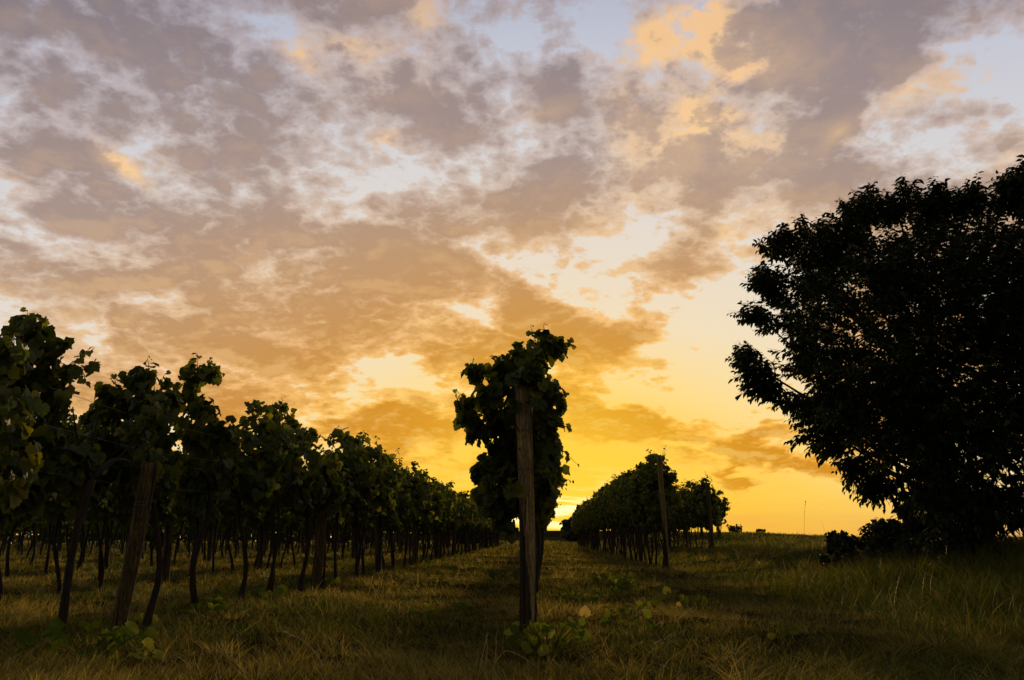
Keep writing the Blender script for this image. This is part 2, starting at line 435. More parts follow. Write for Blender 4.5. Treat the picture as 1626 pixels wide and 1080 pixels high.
# ================================================================== ground and hills
def build_ground():
    ys = np.concatenate([np.linspace(-30, 2, 18), np.linspace(2.4, 30, 120), np.geomspace(30.5, 900, 90)])
    xs = np.concatenate([-np.geomspace(900, 26, 40), np.linspace(-25, 25, 170), np.geomspace(26, 900, 40)])
    X, Y = np.meshgrid(xs, ys)
    Z = ground_z(X, Y)
    near = (np.abs(X) < 30) & (Y < 80)
    Z = Z + np.where(near, rng.normal(0, .012, Z.shape), 0)
    V = np.column_stack([X.ravel(), Y.ravel(), Z.ravel()])
    ny, nx = X.shape
    i = np.arange(ny - 1)[:, None] * nx + np.arange(nx - 1)[None]
    Q = np.stack([i, i + 1, i + nx + 1, i + nx], -1).reshape(-1, 4)
    o = np_mesh('ground', V, [Q], M_GROUND, smooth=True)
    tag(o, kind='structure')
    # low far ridge that closes the view
    n = 240
    a = np.linspace(-1.2, 1.2, n)
    h = 4.3 + 2.2 * np.sin(a * 3.1 + 1) + 1.0 * np.sin(a * 11) + .6 * np.sin(a * 29 + 2)
    h = h * (1 - sstep(.14, .24, a)) + .05
    R = 850.0
    prof = [(-60, -3), (-30, .35), (0, 1.0), (40, .8), (110, -3)]
    V = []
    for dr, f in prof:
        r = R + dr; z = np.where(f > 0, h * f, f) * np.ones(n)
        V.append(np.column_stack([np.sin(a) * r, np.cos(a) * r, z]))
    V = np.concatenate(V); i = np.arange(n - 1)
    Q = np.concatenate([np.stack([k * n + i, k * n + i + 1, (k + 1) * n + i + 1, (k + 1) * n + i], 1) for k in range(len(prof) - 1)])
    tag(np_mesh('hills', V, [Q], M_HILL, smooth=True), kind='structure')
build_ground()

# ================================================================== vines
def canopy_leaves(acc, centers, n_each, spread, size, tmpl, outward_from, tone_mu=.45, dens_r=None):
    """leaves round clump centres; blades hang outwards and down"""
    c = np.repeat(centers, n_each, axis=0); n = len(c)
    r = np.repeat(np.broadcast_to(spread, (len(centers),)), n_each)[:, None]
    d = rand_unit(n) * (rng.random((n, 1)) ** .45)
    pos = c + d * r * np.array([1, 1, .95])
    out = pos - outward_from; out[:, 2] *= .4
    out /= np.linalg.norm(out, axis=1)[:, None] + 1e-6
    nrm = out * .8 + np.array([0, 0, .65]) + rng.normal(0, .55, (n, 3))
    fwd = np.array([0, 0, -.9]) + out * .5 + rng.normal(0, .5, (n, 3))
    sc = size * rng.uniform(.6, 1.15, n)
    tone = np.clip(rng.normal(tone_mu, .21, n), 0, .86)
    acc.scatter(*tmpl, pos, frames(fwd, nrm), sc, tone)

def shoot(acc, stems, base, tip, nleaf, size, tmpl, bend=.15):
    base = np.array(base, float); tip = np.array(tip, float)
    t = np.linspace(0, 1, 8)[:, None]
    side = rand_unit(1)[0] * bend * np.linalg.norm(tip - base); side[2] = abs(side[2]) * .3
    pts = base + (tip - base) * t + side * np.sin(t * np.pi)
    stems.tube(pts, np.linspace(.005, .002, 8), 4, False, tone=.05)
    tt = np.linspace(.12, 1.0, nleaf)
    p = np.array([np.interp(tt, t[:, 0], pts[:, k]) for k in range(3)]).T
    sd = rand_unit(nleaf); sd[:, 2] = sd[:, 2] * .4 + .1
    sc = size * np.interp(tt, [0, .6, 1], [1.0, .85, .42]) * rng.uniform(.8, 1.1, nleaf)
    pos = p + sd * (sc * .35)[:, None]
    fwd = sd * .9 + np.array([0, 0, -.45]) + rng.normal(0, .25, (nleaf, 3))
    nrm = sd * .5 + np.array([0, 0, .7]) + rng.normal(0, .45, (nleaf, 3))
    acc.scatter(*tmpl, pos, frames(fwd, nrm), sc, np.clip(rng.normal(.55, .15, nleaf), 0, .95))

def trunk_pts(h, wig=.05, n=9, lean=(0, 0)):
    t = np.linspace(0, 1, n)
    ph = rng.uniform(0, 6, 2)
    x = wig * (np.sin(t * rng.uniform(3, 6) + ph[0]) - math.sin(ph[0])) + lean[0] * t
    y = wig * (np.sin(t * rng.uniform(3, 6) + ph[1]) - math.sin(ph[1])) + lean[1] * t
    return np.column_stack([x, y, t * h - .06 * (t == 0)])

def make_trunk(parent, h=1.15, r=.033, twin=False, lean=(0, 0)):
    a = Acc()
    pts = trunk_pts(h, .045, 10, lean)
    a.tube(pts, r * np.array([1.5, 1.15, 1, .95, .92, .9, .88, .9, 1.0, 1.25]), 8, True, wob=.14)
    top = pts[-1]
    for sgn in (-1, 1):     # the two arms of the head, along the row
        t = np.linspace(0, 1, 6)[:, None]
        arm = top + np.array([rng.normal(0, .05), sgn * .5, .16]) * t + np.array([0, 0, .08]) * np.sin(t * 3.1)
        a.tube(arm, np.linspace(r * .8, r * .35, 6), 6, True, wob=.12)
    for k in range(4):      # canes going up into the leaves
        t = np.linspace(0, 1, 6)[:, None]
        e = np.array([rng.normal(0, .08), rng.normal(0, .25), rng.uniform(.3, .6)])
        a.tube(top + e * t + rand_unit(1)[0] * .05 * np.sin(t * 3.1), np.linspace(.011, .004, 6), 5, False)
    if twin:
        p2 = trunk_pts(h * .98, .05, 9, (rng.uniform(-.04, .04), .09)); p2[:, 1] += .07
        a.tube(p2, np.linspace(.024, .014, 9), 6, True, wob=.12)
    return a.build('trunk', M_BARK, parent, smooth=True)

def make_foliage(parent, z0=1.1, z1=2.15, wx=.34, ly=.55, clumps=34, per=22, size=.125, tmpl=VL, shoots=5, smax=.45, hang=3):
    a = Acc(); st = a
    c = np.column_stack([rng.uniform(-1, 1, clumps) * wx, rng.uniform(-1, 1, clumps) * ly, rng.uniform(0, 1, clumps) ** .85 * (z1 - z0 - .12) + z0])
    # the curtain bulges at shoulder height
    c[:, 0] *= np.interp(c[:, 2], [z0, z0 + .3 * (z1 - z0), z0 + .8 * (z1 - z0), z1], [.65, 1.0, 1.0, .6])
    canopy_leaves(a, c, per, rng.uniform(.12, .19, clumps), size, tmpl, np.array([0, 0, (z0 + z1) / 2]))
    pk = max(2, shoots - 2)
    q = np.column_stack([rng.uniform(-.14, .14, pk), rng.uniform(-.5, .5, pk), z1 + rng.uniform(-.05, .5 * smax, pk)])
    canopy_leaves(a, q, per, rng.uniform(.11, .16, pk), size, tmpl, np.array([0, 0, (z0 + z1) / 2]))
    for k in range(shoots - 2):
        b = (rng.uniform(-.2, .2), rng.uniform(-.5, .5), z1 - .15)
        shoot(a, st, b, (b[0] + rng.uniform(-.22, .22), b[1] + rng.uniform(-.22, .22), z1 + rng.uniform(.08, smax)), 9, size, tmpl)
    for k in range(hang):
        sg = rng.choice([-1, 1])
        b = (sg * wx * .7, rng.uniform(-.5, .5), rng.uniform(z0 + .2, z1))
        shoot(a, st, b, (sg * (wx + rng.uniform(.1, .32)), b[1] + rng.uniform(-.2, .2), b[2] - rng.uniform(-.1, .35)), 8, size, tmpl)
    f = a.build('foliage', M_VINE, parent)
    return f

def copy_thing(root, loc, rz, sc=1.0):
    r = root.copy(); COL.objects.link(r); r.location = loc; r.rotation_euler = (0, 0, rz)
    r.scale = (sc if isinstance(sc, tuple) else (sc, sc, sc))
    for ch in root.children:
        c = ch.copy(); COL.objects.link(c); c.parent = r
    return r

XL, XM, XR = -3.3, -0.13, 2.87
ROWS = {   # name: (x, label words)
    'left': XL, 'middle': XM, 'right': XR, 'right2': 6.6, 'right3': 9.9, 'left2': -6.5, 'left3': -9.7}

# --- the hand-shaped near vines --------------------------------------------------
def custom_vine(x, y, label, masses, tips, size=.125, trunk_h=1.15, lean=(0, 0), r=.029, twin=False, group=None, hang=()):
    """masses: (photo x, photo y, radius in photo px, depth offset, leaves); tips: shoots (from, to)"""
    z = gz(x, y)
    root = empty('grapevine', (x, y, z)); tag(root, label, 'grapevine', group)
    a = Acc(); st = a; o = np.array([x, y, z])
    for (px, py, rp, dd, n) in masses:
        k = max(1, int(round(n / 26)))
        for q in range(k):
            dj = dd + rng.uniform(-.18, .18)
            c = np.array(at_y(px, py, y + dj)) - o
            rr = rp / F_PX * (y + dj)
            if k > 1: c = c + rand_unit(1)[0] * rr * .35 * np.array([1, .6, 1])
            canopy_leaves(a, c[None], max(3, int(n * .85) // k), rr * (.95 if k == 1 else .8), size, VL, np.array([0, 0, 1.5]))
    for (b, t, n) in tips:
        pb = np.array(at_y(b[0], b[1], y + rng.uniform(-.1, .1))) - o; pt = np.array(at_y(t[0], t[1], y + rng.uniform(-.15, .15))) - o
        shoot(a, st, pb, pt, n, size, VL, .1)
    make_trunk(root, trunk_h, r, twin, lean)
    a.build('foliage', M_VINE, root)
    return root

# middle row, the vine that climbs the end post
custom_vine(XM + .045, 6.93, "tall tousled grapevine climbing the wooden post in the centre, leaves against the sky", [
    (843, 570, 34, .0, 90), (858, 545, 24, .05, 38), (882, 552, 17, .0, 18), (800, 588, 28, .0, 60), (758, 590, 19, -.1, 34),
    (782, 612, 28, 0, 60), (740, 640, 17, -.1, 34), (745, 668, 22, 0, 45), (790, 655, 38, .1, 120), (760, 690, 22, 0, 45),
    (838, 630, 40, .2, 120), (872, 615, 20, .0, 34), (880, 640, 17, 0, 26), (872, 672, 18, 0, 30), (850, 690, 34, .2, 110),
    (800, 710, 36, .15, 110), (872, 705, 18, 0, 34), (870, 725, 16, 0, 28), (785, 745, 28, .1, 75), (768, 750, 15, 0, 24), (845, 740, 28, .25, 80),
    (775, 780, 22, 0, 50), (800, 790, 30, .15, 90), (866, 768, 14, 0, 22), (855, 790, 18, .2, 36), (800, 820, 20, .1, 46), (812, 840, 12, .1, 22),
    (865, 800, 9, 0, 10), (830, 800, 24, .3, 60), (825, 755, 30, .3, 80), (770, 625, 22, .3, 45), (842, 590, 17, -.42, 34), (858, 612, 18, -.40, 26), (824, 596, 15, -.42, 24), (850, 640, 12, -.40, 8), (815, 640, 10, -.36, 6), (856, 730, 14, -.3, 10), (812, 770, 12, -.3, 8), (845, 566, 18, -.3, 16)], [
    ((850, 570), (842, 518), 6), ((862, 560), (863, 516), 6), ((870, 560), (912, 548), 8), ((870, 540), (896, 572), 5), ((800, 600), (745, 580), 7),
    ((760, 660), (724, 618), 7), ((750, 670), (728, 655), 6), ((870, 670), (903, 680), 6), ((880, 640), (893, 625), 5), ((860, 780), (878, 778), 5),
    ((800, 600), (820, 556), 6), ((780, 770), (756, 790), 5), ((790, 760), (755, 735), 5), ((865, 720), (886, 722), 5), ((880, 560), (905, 540), 5), ((862, 790), (868, 818), 5), ((780, 800), (786, 826), 5), ((850, 740), (880, 745), 5), ((790, 590), (790, 566), 5)],
    size=.115, trunk_h=1.3, lean=(.0, .1), r=.023)

near_left = [
 (3.35, "grapevine cut by the left edge, its leaves nearest the camera", [], [], 0),
 (4.45, "low leafy grapevine at the left edge of the picture", [(-5, 570, 60, 0, 80), (5, 650, 70, 0, 130), (-20, 740, 80, 0, 170), (15, 560, 30, 0, 34)], [((0, 580), (8, 535), 6)], 1.12),
 (5.55, "grapevine with a forked head and one shoot reaching right, at the far left", [
    (50, 530, 32, 0, 56), (30, 590, 50, 0, 120), (75, 560, 32, 0, 50), (80, 610, 34, .1, 60), (40, 660, 55, .1, 120), (95, 640, 30, 0, 36), (20, 720, 55, 0, 130), (85, 700, 45, .1, 90), (100, 745, 45, 0, 100), (40, 770, 40, .1, 80), (130, 720, 26, 0, 36)],
    [((48, 540), (44, 492), 7), ((60, 540), (72, 520), 5), ((90, 590), (150, 552), 8), ((100, 590), (160, 575), 7), ((120, 580), (132, 608), 5), ((20, 560), (18, 525), 5)], 1.13),
 (6.7, "broad grapevine behind the leaning wooden post, paler leaves on its face", [
    (225, 600, 30, 0, 60), (180, 620, 26, 0, 48), (215, 640, 45, 0, 120), (155, 655, 26, 0, 50), (170, 690, 45, 0, 120), (235, 690, 48, .1, 150), (200, 740, 50, .1, 160), (260, 740, 40, .1, 100), (150, 740, 34, 0, 70), (265, 640, 26, 0, 50), (225, 780, 34, 0, 70), (228, 735, 30, -.42, 50), (215, 690, 36, -.4, 60), (250, 655, 30, -.4, 44), (232, 775, 18, -.45, 20)],
    [((230, 610), (234, 568), 8), ((185, 620), (182, 594), 5), ((255, 620), (262, 593), 5)], 1.12),
 (7.75, "grapevine with the tall ragged top, second trunk to the right of the leaning post", [
    (312, 600, 26, 0, 50), (330, 590, 18, 0, 30), (300, 640, 34, 0, 90), (330, 650, 22, 0, 36), (310, 690, 44, .1, 140), (350, 690, 28, 0, 50), (290, 740, 40, .1, 110), (340, 745, 36, .1, 90), (310, 780, 30, 0, 60)],
    [((312, 600), (314, 562), 8), ((322, 600), (338, 568), 7), ((338, 600), (352, 592), 5), ((300, 620), (292, 592), 4)], 1.15),
]
for y, lab, ms, tp, h in near_left:
    if not ms:
        root = empty('grapevine', (XL, y, 0)); tag(root, lab, 'grapevine')
        make_trunk(root, 1.12); make_foliage(root, z0=1.05, z1=1.55, shoots=0, hang=1, clumps=16)
    else:
        custom_vine(XL + rng.uniform(-.03, .03), y, lab, ms, tp, trunk_h=h, size=(.095 if y < 5 else .115), lean=(rng.uniform(-.1, .02), 0))

# --- prototypes for the rest ------------------------------------------------------
def proto(tmpl, size, clumps, per, z0, z1, shoots, twin=False, wx=.34, smax=.45):
    root = empty('grapevine', (0, 0, 0))
    make_trunk(root, z0 + .08, rng.uniform(.022, .031), twin, (rng.uniform(-.06, .06), rng.uniform(-.1, .1)))
    make_foliage(root, z0, z1, wx, .56, clumps, per, size, tmpl, shoots, smax)
    return root

def fill_row(name, x, ys, protos, labels, group, cat='grapevine', sc=1.0, zs=1.0):
    """labels: function(index, y) -> label"""
    for i, y in enumerate(ys):
        p, used = next((q for q in protos if not q[1][0]), protos[int(rng.integers(len(protos)))])
        yy = y + rng.uniform(-.1, .1); xx = x + rng.uniform(-.05, .05)
        rz = math.pi * int(rng.integers(2)) + rng.uniform(-.15, .15)
        s = sc * rng.uniform(.94, 1.06); scl = (s, s, s * zs * rng.uniform(.97, 1.04))
        pr = next((q for q in protos if q[0] is p), None)
        if not used[0]:
            used[0] = True; r = p; r.location = (xx, yy, gz(xx, yy)); r.rotation_euler = (0, 0, rz); r.scale = scl
        else:
            r = copy_thing(p, (xx, yy, gz(xx, yy)), rz, scl)
        tag(r, labels(i, y), cat, group)

near_p = [(proto(VL, .118, 30, 19, 1.08, 1.96, 4, k % 2 == 1, .34, .3), [False]) for k in range(4)]
mid_p = [(proto(VL_MID, .13, 31, 19, 1.08, 2.1, 5, k % 2 == 1), [False]) for k in range(5)]
far_p = [(proto(VL_FAR, .15, 30, 18, 1.08, 2.12, 5, k % 2 == 0), [False]) for k in range(4)]
tall_p = [(proto(VL_MID, .13, 46, 21, 1.2, 2.6, 6, k % 2 == 0, .36), [False]) for k in range(4)]
low_p = [(proto(VL_MID, .13, 46, 21, .98, 2.5, 5, k % 2 == 0, .38), [False]) for k in range(3)]
narrow_p = [(proto(VL_MID, .13, 28, 20, 1.1, 2.0, 3, False, .2), [False]) for k in range(3)]

LL = ["leafy grapevine, third trunk to the right of the leaning post", "grapevine in the near left row, fourth trunk right of the leaning post",
      "grapevine just before the second wooden post of the left row", "grapevine right beside the second wooden post of the left row"]
fill_row('l', XL, [8.85, 9.85, 10.95, 12.1], near_p, lambda i, y: LL[i], "grapevines of the near left row", zs=1.0)
fill_row('l', XL, np.arange(13.1, 25.6, .98), mid_p, lambda i, y: "dark green grapevine in the near left row, beyond its second post", "grapevines further back in the near left row", zs=1.03)
fill_row('l', XL, np.arange(25.5, 62, 1.0), far_p, lambda i, y: "small distant grapevine near the far end of the near left row", "distant grapevines of the near left row")
fill_row('m', XM, np.arange(8.0, 14, 1.0), narrow_p, lambda i, y: "grapevine hidden behind the big vine and post in the centre", "grapevines behind the centre post")
fill_row('m', XM, np.arange(14, 60, 1.15), narrow_p, lambda i, y: "distant grapevine of the centre row, seen just right of the post", "distant grapevines of the centre row")
RL = ["tall grapevine with ragged shoots at the end post of the right row", "tall grapevine second from the end post of the right row"]
fill_row('r', XR, [19.75, 20.7], tall_p, lambda i, y: RL[i], "grapevines of the right row")
fill_row('r', XR, np.arange(21.7, 66, 1.05), tall_p, lambda i, y: "tall grapevine in the right row, behind the end post towards the sun", "grapevines of the right row")
fill_row('r', 6.1, np.arange(30.1, 66, 1.1), low_p, lambda i, y: "distant grapevine in the second row to the right", "grapevines of the second right row", sc=.95)
fill_row('r', 9.3, np.arange(42.6, 66, 1.15), low_p, lambda i, y: "distant grapevine in the short third row to the right", "grapevines of the third right row", sc=.88)
fill_row('l', -6.5, np.arange(8.6, 60, 1.03), mid_p, lambda i, y: "grapevine in the second row from the left aisle, seen behind the near left row", "grapevines of the second left row")
fill_row('l', -9.7, np.arange(13.5, 60, 1.06), far_p, lambda i, y: "grapevine in the third row to the left, seen between nearer trunks", "grapevines of the third left row")

def far_rows():
    """the rows beyond the third on the left: too many to tell apart"""
    a = Acc(); t = Acc()
    for x in (-12.9, -16.1, -19.3, -22.5, -25.7, -28.9, -32.1):
        ys = np.arange(max(9, -x * 1.1), 62, 1.15)
        for y in ys:
            y += rng.uniform(-.1, .1)
            k = 16
            c = np.column_stack([x + rng.uniform(-.32, .32, k), y + rng.uniform(-.6, .6, k), rng.uniform(1.1, 2.1, k)])
            canopy_leaves(a, c, 14, .2, .19, VL_FAR, np.array([x, y, 1.6]))
            p = trunk_pts(1.25, .05, 5) + np.array([x, y, 0]); a.tube(p, .035, 5, False, tone=.02)
    o = a.build('vineyard_rows', M_VINE)
    tag(o, "dense dark vine rows receding far behind on the left", 'grapevines', kind='stuff')
far_rows()

# ================================================================== posts and wires
def make_post(h, r, sides=20, lean=(0, 0), ties=(), wire=False, mat=None):
    root = empty('wooden_post', (0, 0, 0))
    a = Acc()
    n = 26
    z = np.linspace(-.2, h, n)
    th = np.arange(sides) * 2 * np.pi / sides
    prof = 1 + .07 * np.sin(2 * th + 1) + .05 * np.sin(3 * th) + rng.normal(0, .025, sides)
    V = []
    for k, zz in enumerate(z):
        tt = max(0, zz) / h
        rr = r * (.92 + .12 * tt) * prof * (1 + rng.normal(0, .012, sides))
        if k == n - 1: rr = rr * .97
        V.append(np.column_stack([np.cos(th) * rr + lean[0] * tt + .012 * math.sin(zz * 2.1), np.sin(th) * rr + lean[1] * tt, np.full(sides, zz) + (rng.normal(0, .008, sides) if k == n - 1 else 0)]))
    V.append(np.array([[lean[0], lean[1], h + .006]]))
    V = np.concatenate(V); i = np.arange(sides); j = (i + 1) % sides
    Q = np.concatenate([np.stack([k * sides + i, k * sides + j, (k + 1) * sides + j, (k + 1) * sides + i], 1) for k in range(n - 1)])
    T = np.stack([(n - 1) * sides + i, (n - 1) * sides + j, np.full(sides, n * sides)], 1)
    a.add(V, T, Q)
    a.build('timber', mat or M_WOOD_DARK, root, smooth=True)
    for tz in ties:
        for q in range(2):
            w = Acc(); th2 = np.linspace(0, 2 * np.pi, 25)
            f = tz / h; rr = r * 1.10
            w.tube(np.column_stack([np.cos(th2) * rr + lean[0] * f, np.sin(th2) * rr + lean[1] * f, np.full(25, tz + q * .014) + .008 * np.sin(th2 + q)]), .0022, 5, False)
            w.build('wire_tie', M_WIRE, root)
    if wire:
        w = Acc()
        zz = np.linspace(.75, h - .1, 14)
        w.tube(np.column_stack([-.006 + .006 * np.sin(zz * 5) + lean[0] * zz / h, -r * 1.14 + lean[1] * zz / h, zz]), .003, 5, False)
        w.build('hanging_wire', M_WIRE, root)
    return root

P0 = make_post(2.06, .062, 28, (-.012, .0), (1.30, 1.62), True, M_WOOD)
P0.location = (-.137, 6.64, 0); P0.rotation_euler = (0, 0, 0)
tag(P0, "tall weathered wooden post in the centre with wire ties, dark at its foot", 'post')
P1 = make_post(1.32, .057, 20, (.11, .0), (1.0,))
P1.location = (-3.26, 6.2, 0)
tag(P1, "thick wooden post leaning right at the near end of the left row", 'post')
P2 = make_post(2.62, .056, 14, (-.04, 0), (), False, M_WOOD)
P2.location = (XR - .01, 18.95, 0); tag(P2, "pale slim end post of the right row, its top among the leaves", 'post')
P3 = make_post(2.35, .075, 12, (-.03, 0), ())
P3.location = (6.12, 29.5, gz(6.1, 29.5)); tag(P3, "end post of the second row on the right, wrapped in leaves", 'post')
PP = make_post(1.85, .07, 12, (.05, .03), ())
first = [True]
def add_post(x, y, label, group, h=1.0):
    if first[0]: o = PP; first[0] = False; o.location = (x, y, gz(x, y)); o.scale = (1, 1, h)
    else: o = copy_thing(PP, (x, y, gz(x, y)), rng.uniform(0, 6.28), (1.0, 1.0, h * rng.uniform(.97, 1.04)))
    o.rotation_euler = (0, 0, rng.uniform(0, 6.28))
    tag(o, label, 'post', group)
for k, y in enumerate(np.arange(11.7, 60, 4.5)):
    add_post(XL, y, ["second wooden post of the near left row, where the grass meets the vines", "third wooden post of the near left row, thick and dark", "fourth wooden post of the near left row"][k] if k < 3 else "distant wooden post in the near left row among the vine trunks", "posts of the near left row")
for y in np.arange(11.3, 60, 4.6): add_post(XM, y, "wooden post of the centre row hidden behind the front post", "posts of the centre row")
for y in np.arange(23.9, 66, 4.7): add_post(XR, y, "dark wooden post among the trunks of the right row", "posts of the right row", 1.2)
for y in np.arange(34.4, 66, 4.7): add_post(6.1, y, "dark post among the trunks of the second right row", "posts of the second right row", 1.15)
for y in np.arange(43, 66, 4.7): add_post(9.3, y, "small distant post in the third right row", "posts of the third right row")
for y in np.arange(9.2, 60, 4.6): add_post(-6.5, y, "dark post in the second left row seen between nearer trunks", "posts of the second left row")
for y in np.arange(14, 60, 4.6): add_post(-9.7, y, "dark post in the third left row far behind", "posts of the third left row")

def wire(x, y0, y1, z, label):
    a = Acc(); n = 40; t = np.linspace(0, 1, n)
    y = y0 + (y1 - y0) * t
    a.tube(np.column_stack([np.full(n, x) + .01 * np.sin(y), y, z - .015 * np.abs(np.sin(y * math.pi / 4.6)) + ground_z(np.full(n, x), y)]), .0014, 4, False)
    o = a.build('trellis_wire', M_WIRE); tag(o, label, 'wire', "trellis wires along the rows")
for x, y0, y1, w in ((XL, 5.0, 60, 'near left row'), (XM + .02, 6.75, 60, 'centre row'), (XR, 19, 66, 'right row')):
    zs = (1.15, 1.45, 1.70) if x != XR else (1.35, 1.9, 2.4)
    for z, q in zip(zs, ('lowest', 'middle', 'top')):
        wire(x + .03, y0, y1, z, f"{q} thin trellis wire of the {w}")

# ================================================================== the big tree
def big_tree():
    TY = 12.0
    tx = float(at_y(1500, 852, TY).x)
    z0 = gz(tx, TY)
    root = empty('leafy_tree', (tx, TY, z0))
    tag(root, "large dark round-crowned tree filling the right side", 'tree')
    o = np.array([tx, TY, z0])
    B = [(1258, 395, 34, 0), (1300, 410, 45, 0), (1375, 345, 40, 0), (1340, 400, 60, 0), (1432, 338, 42, 0), (1485, 345, 48, 0), (1545, 335, 42, 0), (1605, 320, 48, 0), (1675, 310, 80, 0),
         (1235, 455, 34, 0), (1250, 500, 40, 0), (1205, 512, 24, 0), (1195, 572, 26, 0), (1225, 600, 34, 0), (1300, 480, 70, 1), (1295, 560, 70, 1), (1290, 640, 34, 0), (1310, 670, 36, 0), (1340, 700, 34, 0),
         (1365, 730, 30, 0), (1400, 765, 30, 0), (1465, 800, 36, 0), (1390, 450, 90, 1), (1480, 440, 110, 1), (1590, 430, 110, 1), (1400, 580, 110, 1), (1520, 560, 120, 1), (1630, 560, 120, 1),
         (1420, 680, 85, 1), (1530, 690, 110, 1), (1640, 670, 95, 1), (1490, 790, 65, 1), (1550, 800, 60, 1), (1650, 765, 55, 1), (1600, 800, 55, 1), (1500, 845, 50, 1), (1540, 848, 40, 1), (1478, 845, 36, 0),
         (1740, 450, 140, 1), (1750, 640, 130, 1), (1730, 760, 70, 1), (1800, 560, 110, 1), (1345, 640, 60, 1)]
    centers = []; spread = []; weight = []
    B = [(a, b, c - 14 if c > 40 else c - 9, d) for a, b, c, d in B]
    for (px, py, rp, inner) in B:
        for dy in ((-1.7, 0.0, 1.7) if inner else (rng.uniform(-.7, .3), rng.uniform(.1, .8))):
            Y = TY + dy * (1.0 if inner else 1)
            centers.append(np.array(at_y(px + rng.uniform(-8, 8), py, Y)) - o); r = rp / F_PX * Y * (1 if dy == 0 or not inner else .85)
            spread.append(r); weight.append(r ** 2 * (.9 if inner else 1.5))
    centers = np.array(centers); spread = np.array(spread); weight = np.array(weight)
    cc = np.array(at_y(1530, 600, TY)) - o
    # trunk, limbs and branches
    a = Acc()
    stem = np.array([[0, 0, -.15], [.03, 0, .3], [-.02, .04, .8], [.06, .02, 1.5], [.1, .1, 2.4], [.2, .05, 3.4], [.25, 0, 4.4]])
    a.tube(stem, [.26, .19, .17, .155, .12, .08, .03], 14, True, wob=.06)
    for c, r in zip(centers, spread):
        if rng.random() < .4:
            h = min(max(.5, c[2] * .55), 3.6)
            b = np.array([np.interp(h, stem[:, 2], stem[:, k]) for k in range(3)])
            t = np.linspace(0, 1, 9)[:, None]
            pts = b + (c - b) * t + np.array([0, 0, -.12]) * np.sin(t * 3.14) * np.linalg.norm(c - b) * .5 + rng.normal(0, .03, (9, 3))
            a.tube(pts, np.linspace(.05, .012, 9) * rng.uniform(.7, 1.2), 6, False)
    for dx, dy_, hh in ((-.35, .1, 1.7), (-.6, -.1, 1.4), (.3, .15, 1.8), (.55, -.1, 1.5), (-.15, -.2, 1.9)):   # extra stems from the foot
        t = np.linspace(0, 1, 8)[:, None]
        a.tube(np.array([dx * .5, dy_, -.1]) + np.array([dx, dy_, hh]) * t + np.array([.04, 0, 0]) * np.sin(t * 7), np.linspace(.055, .02, 8), 7, False)
    a.build('trunk', M_TBARK, root, smooth=True)
    # sprig template: twig with drooping pointed leaves
    lv = np.array([[0, 0, 0], [.22, .35, .05], [.17, .72, -.05], [0, 1.05, -.28], [-.17, .72, -.05], [-.22, .35, .05], [0, .5, -.02]])
    lt = np.array([[0, 1, 6], [1, 2, 6], [2, 3, 6], [3, 4, 6], [4, 5, 6], [5, 0, 6]])
    NS = 15000
    idx = rng.choice(len(centers), NS, p=weight / weight.sum())
    d = rand_unit(NS)
    pos = centers[idx] + d * (rng.random((NS, 1)) ** .38) * spread[idx][:, None]
    pos = pos[(pos[:, 2] > .12)]
    dn = np.array([noise.noise(Vector(q * 2.1)) + .5 * noise.noise(Vector(q * 5.0)) for q in pos])
    pos = pos[dn > -.19]      # loose places where the sky shows
    # leafy twigs that stand out of the crown's outline
    TIPS = [(1226, 388), (1262, 352), (1245, 362), (1302, 350), (1330, 345), (1345, 318), (1378, 298), (1368, 312), (1440, 282), (1432, 300), (1487, 286), (1480, 300), (1502, 300), (1543, 288), (1535, 305), (1570, 320),
            (1612, 262), (1595, 290), (1622, 280), (1210, 392), (1175, 493), (1190, 500), (1198, 452), (1172, 565), (1172, 590), (1186, 618), (1215, 622), (1240, 634), (1264, 640), (1268, 690), (1265, 668), (1285, 705), (1308, 722),
            (1340, 742), (1345, 758), (1375, 775), (1390, 792), (1405, 330), (1460, 320), (1520, 318)]
    extra = []
    for (px, py) in TIPS:
        Y = TY + rng.uniform(-.6, .8)
        e = np.array(at_y(px, py, Y)) - o; b = e + (cc - e) / np.linalg.norm(cc - e) * rng.uniform(.3, .45) + np.array([0, 0, -.08])
        for t in np.linspace(0, .66, 14):
            extra.append(b + (e - b) * t + rng.normal(0, .07 * (1 - t), 3))
    pos = np.vstack([pos, extra])
    n = len(pos)
    out = pos - cc; out /= np.linalg.norm(out, axis=1)[:, None]
    dirv = out * .8 + rand_unit(n) * .6 + np.array([0, 0, .45])
    dirv /= np.linalg.norm(dirv, axis=1)[:, None]
    f = Acc()
    tw = Acc()
    LN = .30
    K = 9
    for k in range(K):
        t = (k + .5) / K
        p = pos + dirv * (LN * t) + np.array([0, 0, -.05]) * t * t
        side = np.cross(dirv, np.array([0, 0, 1.0])); side /= np.linalg.norm(side, axis=1)[:, None] + 1e-6
        sg = 1 if k % 2 else -1
        fw = side * sg * .9 + dirv * .55 + np.array([0, 0, -.5]) + rng.normal(0, .32, (n, 3))
        nr = np.array([0, 0, 1.0]) + rng.normal(0, .35, (n, 3)) + side * sg * .3
        sc = rng.uniform(.10, .15, n) * (1.0 - .25 * t)
        f.scatter(lv, lt, p, frames(fw, nr), sc, np.clip(rng.normal(.45, .2, n), 0, 1))
    sv = np.array([[.006, 0, 0], [-.003, 0, .005], [-.003, 0, -.005], [0, .34, 0]]); s_t = np.array([[0, 1, 3], [1, 2, 3], [2, 0, 3]])
    f.scatter(sv, s_t, pos, frames(dirv, rand_unit(n)), np.ones(n), np.full(n, .1))
    f.build('crown', M_TREE, root)
big_tree()

